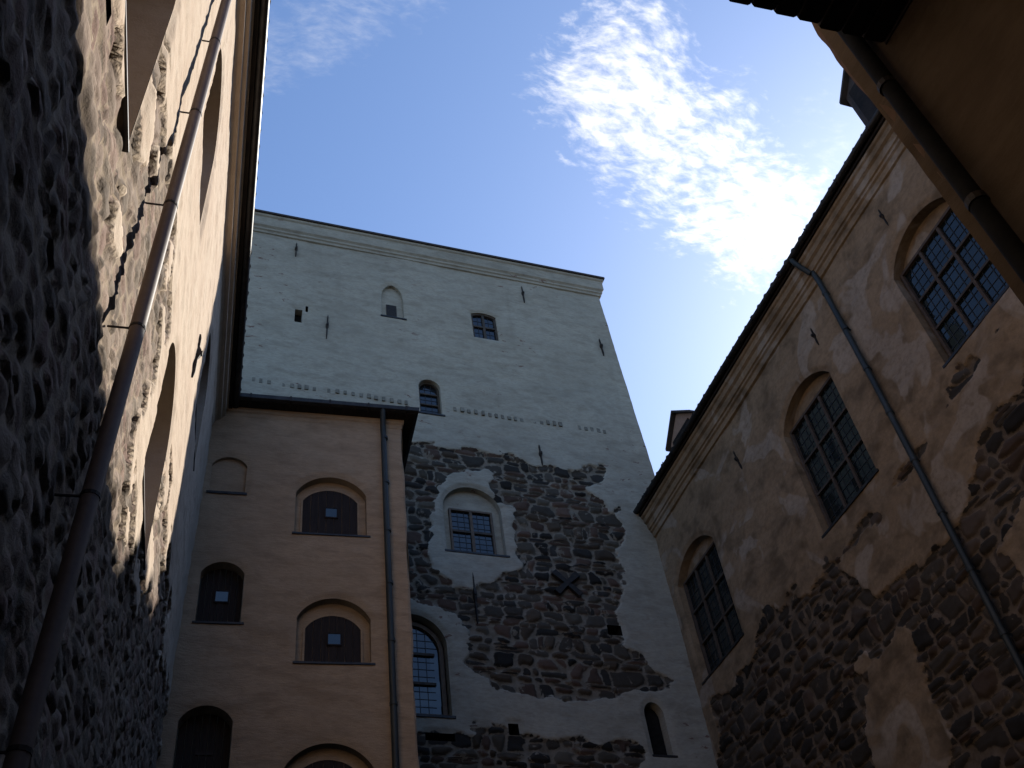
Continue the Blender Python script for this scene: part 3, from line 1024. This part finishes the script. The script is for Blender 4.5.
def wing_left():
    def bend(v):
        v = v.copy()
        v[:, 0] += KL*(np.clip(v[:, 2], 0, 99)-ZL)
        return v
    th = Thing('castle_wing', 'rough cream stone castle wing raked by sunlight, brown drainpipe running up it', 'building', (-1.0, 4, 0), -YL, bend=bend)
    m = lambda u, z, h: (-1+h+0*u, u+0*h, z+0*u)
    wins = [arch(2.45, 3.88, 7.75, 9.9, 10.6, 14), arch(6.2, 7.8, 12.2, 13.9, 14.65, 14), arch(7.5, 8.98, 8.2, 9.75, 10.42, 14), arch(11.2, 12.6, 12.75, 14.2, 14.85, 14)]
    Y0, Y1, TOP = -8.0, 15.4, 15.95
    keepT = [(-8, 16.5), (16, 16.5), (16, 9.8), (11, 9.6), (9.4, 9.6), (9.3, 7.8), (7.2, 7.8), (7.1, 9.8), (6.2, 9.5), (5.2, 9.7), (4, 9.0), (2, 9.0), (-8, 9.4)]  # light put into the layout: pale plaster in the sunlit band, darker stone below
    keep = [keepT, grow(wins[0], .16), grow(wins[1], .3), grow(wins[2], .2)]
    puts = [[(2.62, 7.25), (2.8, 7.25), (2.8, 7.4), (2.62, 7.4)]]
    wall(th, 'wall', m, lines((Y0, 1.0, .12), (1.0, Y1, .034)), lines((0, 2.0, .12), (2.0, TOP, .03)), M_LEFT, wins+puts, 'all', keep,
         skin=.03, st=(.34, .14, .026), seed=57, ragged=1.15, rough=.020, grit=.012)
    c = MB()
    prof = [(-.02, 15.8), (.02, 15.82), (.05, 15.95), (.09, 15.99), (.16, 16.02), (.17, 16.07), (.23, 16.1), (.24, 16.24), (.27, 16.27), (-.02, 16.27)]
    c.sweep(m, prof, np.linspace(Y0, 14.8, 50), .01)
    th.part('cornice', c, M_LEFT)
    s = MB()
    s.box(m, Y0, 14.8, 16.28, 16.35, -.4, .34)
    th.part('eave_board', s, M_SOFFIT)
    g = MB()
    rings = []
    for u in np.linspace(Y0, 14.8, 70):
        rings.append([m(u, 16.36+.07*math.sin(a), .40+.07*math.cos(a)) for a in [math.pi+math.pi*i/8 for i in range(9)]]+[m(u, 16.365+.058*math.sin(a), .40+.058*math.cos(a)) for a in [2*math.pi-math.pi*i/8 for i in range(9)]])
    g.loft(rings, True, True, True)
    th.part('gutter', g, M_TIN, smooth=True)
    sl = math.radians(40)
    mf = lambda u, s_, l: (-1+.44-s_*math.cos(sl)+l*math.sin(sl), u, 16.44+s_*math.sin(sl)+l*math.cos(sl))
    r = pantiles(mf, np.arange(Y0, 14.8, .05), np.arange(0, 6.8, .42), .03)
    r.add([(-5.5, Y0, 20.55), (-5.5, 14.8, 20.55), (-10.5, 14.8, 16.4), (-10.5, Y0, 16.4)], [(0, 1, 2, 3)])
    th.part('roof', r, M_TILE)
    e = MB()
    e.add([(-10.2, Y0, 0), (-10.2, Y1, 0), (-10.2, Y1, 16.4), (-10.2, Y0, 16.4), (-1, Y0, 0), (-1, Y0, 16.2), (-5.5, Y0, 20.4)], [(0, 1, 2, 3), (4, 0, 3, 6, 5)])
    th.part('rear_wall', e, M_LEFT)
    for poly, (a, b), z, za in zip(wins, ((2.45, 3.88), (6.2, 7.8), (7.5, 8.98), (11.2, 12.6)), (7.75, 12.2, 8.2, 12.75), (10.6, 14.65, 10.42, 14.85)):
        w = reveal(th, 'window', m, poly, .62, M_LEFT, back=False)
        leaded(th, m, w, a, b, z, za, -.55, 2, 3, M_DARKFRAME, .07, grow(poly, -.005), (3, 4), .07)
        sill(th, m, w, a-.06, b+.0, z+.02, -.5, .02, M_TIN, .02)
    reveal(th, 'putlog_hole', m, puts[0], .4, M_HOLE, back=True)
    d = MB()
    d.tube([m(5.5, 16.3, .40), m(5.48, 16.1, .36), m(5.35, 15.7, .24), m(5.3, 15.2, .17), m(5.06, 12.78, .16), m(4.83, 6.85, .16), m(4.66, 4.3, .16), m(4.6, .15, .16)], .052, 12)
    dp = th.part('drainpipe', d, M_BPIPE, smooth=True)
    for z in np.arange(.9, 15.3, 1.55):
        pb = MB()
        uu = float(np.interp(z, [0, 4.3, 6.85, 12.78, 15.2], [4.6, 4.66, 4.83, 5.06, 5.3]))
        pb.tube([m(uu, z-.012, .16), m(uu, z+.012, .16)], .056, 12)
        pb.box(m, uu-.006, uu+.006, z-.005, z+.005, -.03, .12)
        th.part('pipe_bracket', pb, M_IRON, dp)
    anchor(th, m, 9.65, 11.7, 12.6, .05, .05)


wing_left()


# ------------------------------------------------------------------ the pink stair block in the corner
def block():
    th = Thing('stair_block', 'pinkish plastered stair block with dark shuttered arched openings standing before the tower', 'building', (1.0, 15.5, 0), -YL)
    Y, XL, XR, TOP = 14.81, -1.3, 2.83, 16.28
    m = lambda u, z, h: (u, Y-h, z)
    ms = lambda u, z, h: (XR+h, u, z)
    blind = arch(-.70, -.07, 14.24, 14.88, 15.08, 10)
    A = arch(.84, 2.13, 13.40, 14.32, 14.74, 14)
    B = arch(.95, 2.17, 10.80, 11.62, 12.02, 14)
    Cc = arch(-.66, .05, 11.49, 12.45, 12.68, 10)
    Dd = arch(-.72, .07, 8.2, 9.74, 10.0, 10)
    Ee = arch(.83, 2.2, 8.0, 8.96, 9.4, 14)
    wall(th, 'wall', m, lines((XL, XR, .04)), lines((0, 7.5, .3), (7.5, TOP, .04)), M_BLOCK, [blind, A, B, Cc, Dd, Ee], None, (), skin=.03, rough=.012, seed=71)
    wall(th, 'side_wall', ms, lines((Y, 18.25, .06)), lines((0, 7.5, .3), (7.5, TOP, .06)), M_BLOCK, (), None, (), skin=.03, rough=.01, seed=72)
    # rounded quoin hides the seam of the two faces
    q = MB()
    rings = []
    for z in np.linspace(0, TOP, 80):
        w = .012*math.sin(z*2.3)+.01*math.sin(z*5.1+1)
        rings.append([(XR-.06, Y-.028+w*.3, z), (XR-.005+w*.4, Y-.030, z), (XR+.028+w, Y-.004, z), (XR+.028+w*.6, Y+.05, z), (XR-.05, Y+.06, z)])
    q.loft(rings, True)
    th.part('quoin', q, M_BLOCK, smooth=True)
    # crowning fillet, eave and gutter along front and side
    def ring_at(prof):
        return [[(XL, Y-h, z) for h, z in prof], [(XR+h, Y-h, z) for h, z in prof], [(XR+h, 18.3, z) for h, z in prof]]
    c = MB()
    c.loft(ring_at([(0, 16.110), (.035, 16.120), (.04, 16.210), (.07, 16.240), (.075, 16.330), (0, 16.330)]), True)
    th.part('cornice', c, M_BLOCK)
    s = MB()
    s.loft(ring_at([(-.1, 16.333), (.26, 16.333), (.26, 16.380), (-.1, 16.450)]), True)
    th.part('eave_board', s, M_SOFFIT)
    g = MB()
    g.loft(ring_at([(.2, 16.430), (.22, 16.370), (.28, 16.345), (.34, 16.370), (.355, 16.450), (.34, 16.450), (.325, 16.385), (.28, 16.360), (.235, 16.385), (.22, 16.450)]), True)
    gt = th.part('gutter', g, M_TIN)
    for u in np.linspace(-.9, 2.9, 6):
        b = MB()
        b.box(m, u, u+.035, 16.330, 16.460, .2, .365)
        th.part('gutter_bracket', b, M_IRON, gt)
    r = MB()
    r.add([(XL, Y-.3, 16.455), (XR+.3, Y-.3, 16.455), (XR+.3, 18.3, 16.455), (XL, 18.3, 17.2), (.2, 18.3, 17.5)], [(0, 1, 4, 3), (1, 2, 4)])
    th.part('roof', r, M_TIN)
    # openings
    w = reveal(th, 'blind_niche', m, blind, .07, M_BLOCK, back=True)
    sill(th, m, w, -.74, -.03, 14.24, -.07, .04)
    for poly, ins, su0, su1, sz0, szs, sza, dep in ((A, 1, 0.98, 1.98, 13.41, 14.25, 14.52, .16), (B, 1, 1.10, 2.02, 10.81, 11.5, 11.76, .16), (Cc, 0, -.65, .04, 11.49, 12.45, 12.67, .22), (Dd, 0, -.71, .06, 8.21, 9.74, 9.99, .26), (Ee, 1, .97, 2.06, 8.01, 8.84, 9.2, .16)):
        w = reveal(th, 'window', m, poly, dep, M_BLOCK, back=bool(ins))
        sh = arch(su0, su1, sz0, szs, sza, 10)
        if ins:
            rr = MB()
            sp = grow(sh, .035)
            rr.loft([[m(u, z, -dep+.003) for u, z in sp], [m(u, z, -dep+.03) for u, z in sp], [m(u, z, -dep+.03) for u, z in sh], [m(u, z, -dep+.003) for u, z in sh]], True)
            th.part('frame', rr, M_BLOCK, w)
        bd = MB()
        nb = 7
        for i in range(nb):
            a = su0+(su1-su0)*i/nb
            b_ = su0+(su1-su0)*(i+1)/nb
            mid = (a+b_)/2
            top = [p for p in sh if p[1] >= szs-1e-6]

            def zt(u):
                s_ = sorted(top)
                return float(np.interp(u, [p[0] for p in s_], [p[1] for p in s_]))
            pts = [(a+.004, sz0), (b_-.004, sz0), (b_-.004, zt(b_-.004)), (mid, zt(mid)), (a+.004, zt(a+.004))]
            bd.prism(m, pts, -dep+.004 if ins else -dep, -dep+.02+.006*(i % 2))
        st = th.part('shutter_or_slit_shade', bd, M_SHUTTER, w)
        cu = (su0+su1)/2+.02
        cz = sz0+(sza-sz0)*.52
        if Dd is poly:
            g_ = MB()
            g_.box(m, cu-.12, cu+.12, 9.32, 9.36, -dep+.028, -dep+.04)
            th.part('handle', g_, M_IRON, w)
        else:
            fr = MB()
            for (a, b_, c_, d_) in ((-.125, .125, .10, .125), (-.125, .125, -.125, -.10), (-.125, -.10, -.10, .10), (.10, .125, -.10, .10)):
                fr.box(m, cu+a, cu+b_, cz+c_, cz+d_, -dep+.029, -dep+.045)
            th.part('pane_frame', fr, M_SHUTTER, w)
            g_ = MB()
            g_.add([m(cu-.1, cz-.1, -dep+.031), m(cu+.1, cz-.1, -dep+.031), m(cu+.1, cz+.1, -dep+.037), m(cu-.1, cz+.1, -dep+.037)], [(0, 1, 2, 3)])
            th.part('pane', g_, M_GLASS, w)
        sill(th, m, w, poly[0][0]-.04, poly[1][0]+.06, poly[0][1]+.005, -dep, .04, M_TIN, .035)
    d = MB()
    d.tube([m(2.45, 16.38, .28), m(2.45, 16.28, .26), m(2.46, 16.1, .15), m(2.47, 15.9, .12), m(2.48, 12.0, .12), m(2.5, 6, .12), m(2.5, .1, .12)], .055, 10)
    dp = th.part('drainpipe', d, M_PIPE, smooth=True)
    for z in np.arange(.8, 16, 1.15):
        pb = MB()
        pb.tube([m(2.49, z-.03, .12), m(2.49, z+.03, .12)], .066, 10)
        pb.box(m, 2.478, 2.502, z-.01, z+.01, -.03, .07)
        th.part('pipe_bracket', pb, M_PIPE, dp)


block()


# ------------------------------------------------------------------ the near house on the right, its eave overhead
def near_house():
    th = Thing('corner_house', 'brown plastered house close overhead with a black deep eave and a thick dark drainpipe', 'building', (4.0, 0, 0))
    X, YN = 4.0, 2.26
    m = lambda u, z, h: (X-h, u, z)
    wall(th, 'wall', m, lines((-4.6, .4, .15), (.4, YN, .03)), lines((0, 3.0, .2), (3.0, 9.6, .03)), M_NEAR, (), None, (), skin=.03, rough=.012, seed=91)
    # end wall, its arris worn and wavering
    e = MB()
    rings = []
    for z in np.linspace(0, 9.6, 120):
        w = .008*math.sin(z*3.3)+.006*math.sin(z*8.1+1)+.003*math.sin(z*17)
        k_ = .05*max(0.0, (z-8.2))**1.4
        w += .006*math.sin(z*11)*max(0.0, min(1.0, z-7.0))
        y_ = 2.21+.0385*(z-5.57)-k_
        rings.append([(X-.02, YN-.17, z), (X-.035+w*.3, y_-.05, z), (X+.01, y_+w, z), (X+.3, y_, z), (11.5, y_, z)])
    e.loft(rings, False)
    th.part('end_wall', e, M_PIER, smooth=True)
    s = MB()
    s.add([(2.55, -4.6, 7.66), (2.55, 1.90, 7.66), (4.3, 1.93, 7.82), (4.3, -4.6, 7.82), (2.55, -4.6, 7.74), (2.55, 1.90, 7.74), (4.3, 1.93, 9.2), (4.3, -4.6, 9.2)],
          [(0, 1, 2, 3), (7, 6, 5, 4), (0, 4, 5, 1), (1, 5, 6, 2), (2, 6, 7, 3), (3, 7, 4, 0)])
    th.part('eave', s, M_SOFFIT)
    sl = math.radians(40)
    # tiles of the verge and slope
    mf = lambda u, s_, l: (2.45+s_*math.cos(sl)-l*math.sin(sl), u, 7.74+s_*math.sin(sl)+l*math.cos(sl))
    r = pantiles(mf, np.arange(-4.6, 1.94, .03), np.arange(0, 6.2, .34), .025, .21, .025)
    r.add([(7.1, -4.6, 11.7), (7.1, 2.0, 11.7), (11.5, 2.0, 8.0), (11.5, -4.6, 8.0)], [(0, 1, 2, 3)])
    th.part('roof', r, M_TILE)
    rw = MB()  # unseen wing behind the camera, added to keep skylight off the yard
    rw.add([(-1.2, -4.6, 0), (11.5, -4.6, 0), (11.5, -4.6, 15.5), (-1.2, -4.6, 15.5), (-1.2, -13, 0), (11.5, -13, 0), (11.5, -13, 15.5), (-1.2, -13, 15.5), (-1.2, -8.8, 19.5), (11.5, -8.8, 19.5)],
           [(0, 1, 2, 3), (5, 4, 7, 6), (4, 0, 3, 8, 7), (1, 5, 6, 9, 2), (3, 2, 9, 8), (6, 7, 8, 9)])
    th.part('added_shade_wing', rw, M_NEAR)
    for i in range(12):
        x = 2.30+i*.165
        e_ = 1.955+rng.uniform(-.008, .008)
        z = 7.70+rng.uniform(-.006, .006)
        v = MB()
        v.add([(x, 1.6, z), (x+.16, 1.6, z+.012), (x+.16, e_-.012, z+.012), (x+.145, e_, z+.01), (x+.02, e_+.006, z), (x, e_-.004, z),
               (x, 1.6, z+.04), (x+.16, 1.6, z+.052), (x+.16, e_-.012, z+.052), (x+.145, e_, z+.05), (x+.02, e_+.006, z+.04), (x, e_-.004, z+.04)],
              [(5, 4, 3, 2, 1, 0), (6, 7, 8, 9, 10, 11)]+[(q, (q+1) % 6, 6+(q+1) % 6, 6+q) for q in range(6)])
        th.part('verge_tile', v, M_TILE)
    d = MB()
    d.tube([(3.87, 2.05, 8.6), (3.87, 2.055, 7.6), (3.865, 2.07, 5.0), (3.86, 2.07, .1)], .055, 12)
    dp = th.part('drainpipe', d, M_SHADEPIPE, smooth=True)
    for z in np.arange(.8, 8, 1.3):
        pb = MB()
        pb.tube([(3.866, 2.062, z-.025), (3.866, 2.062, z+.025)], .062, 12)
        th.part('pipe_bracket', pb, M_IRON, dp)


near_house()
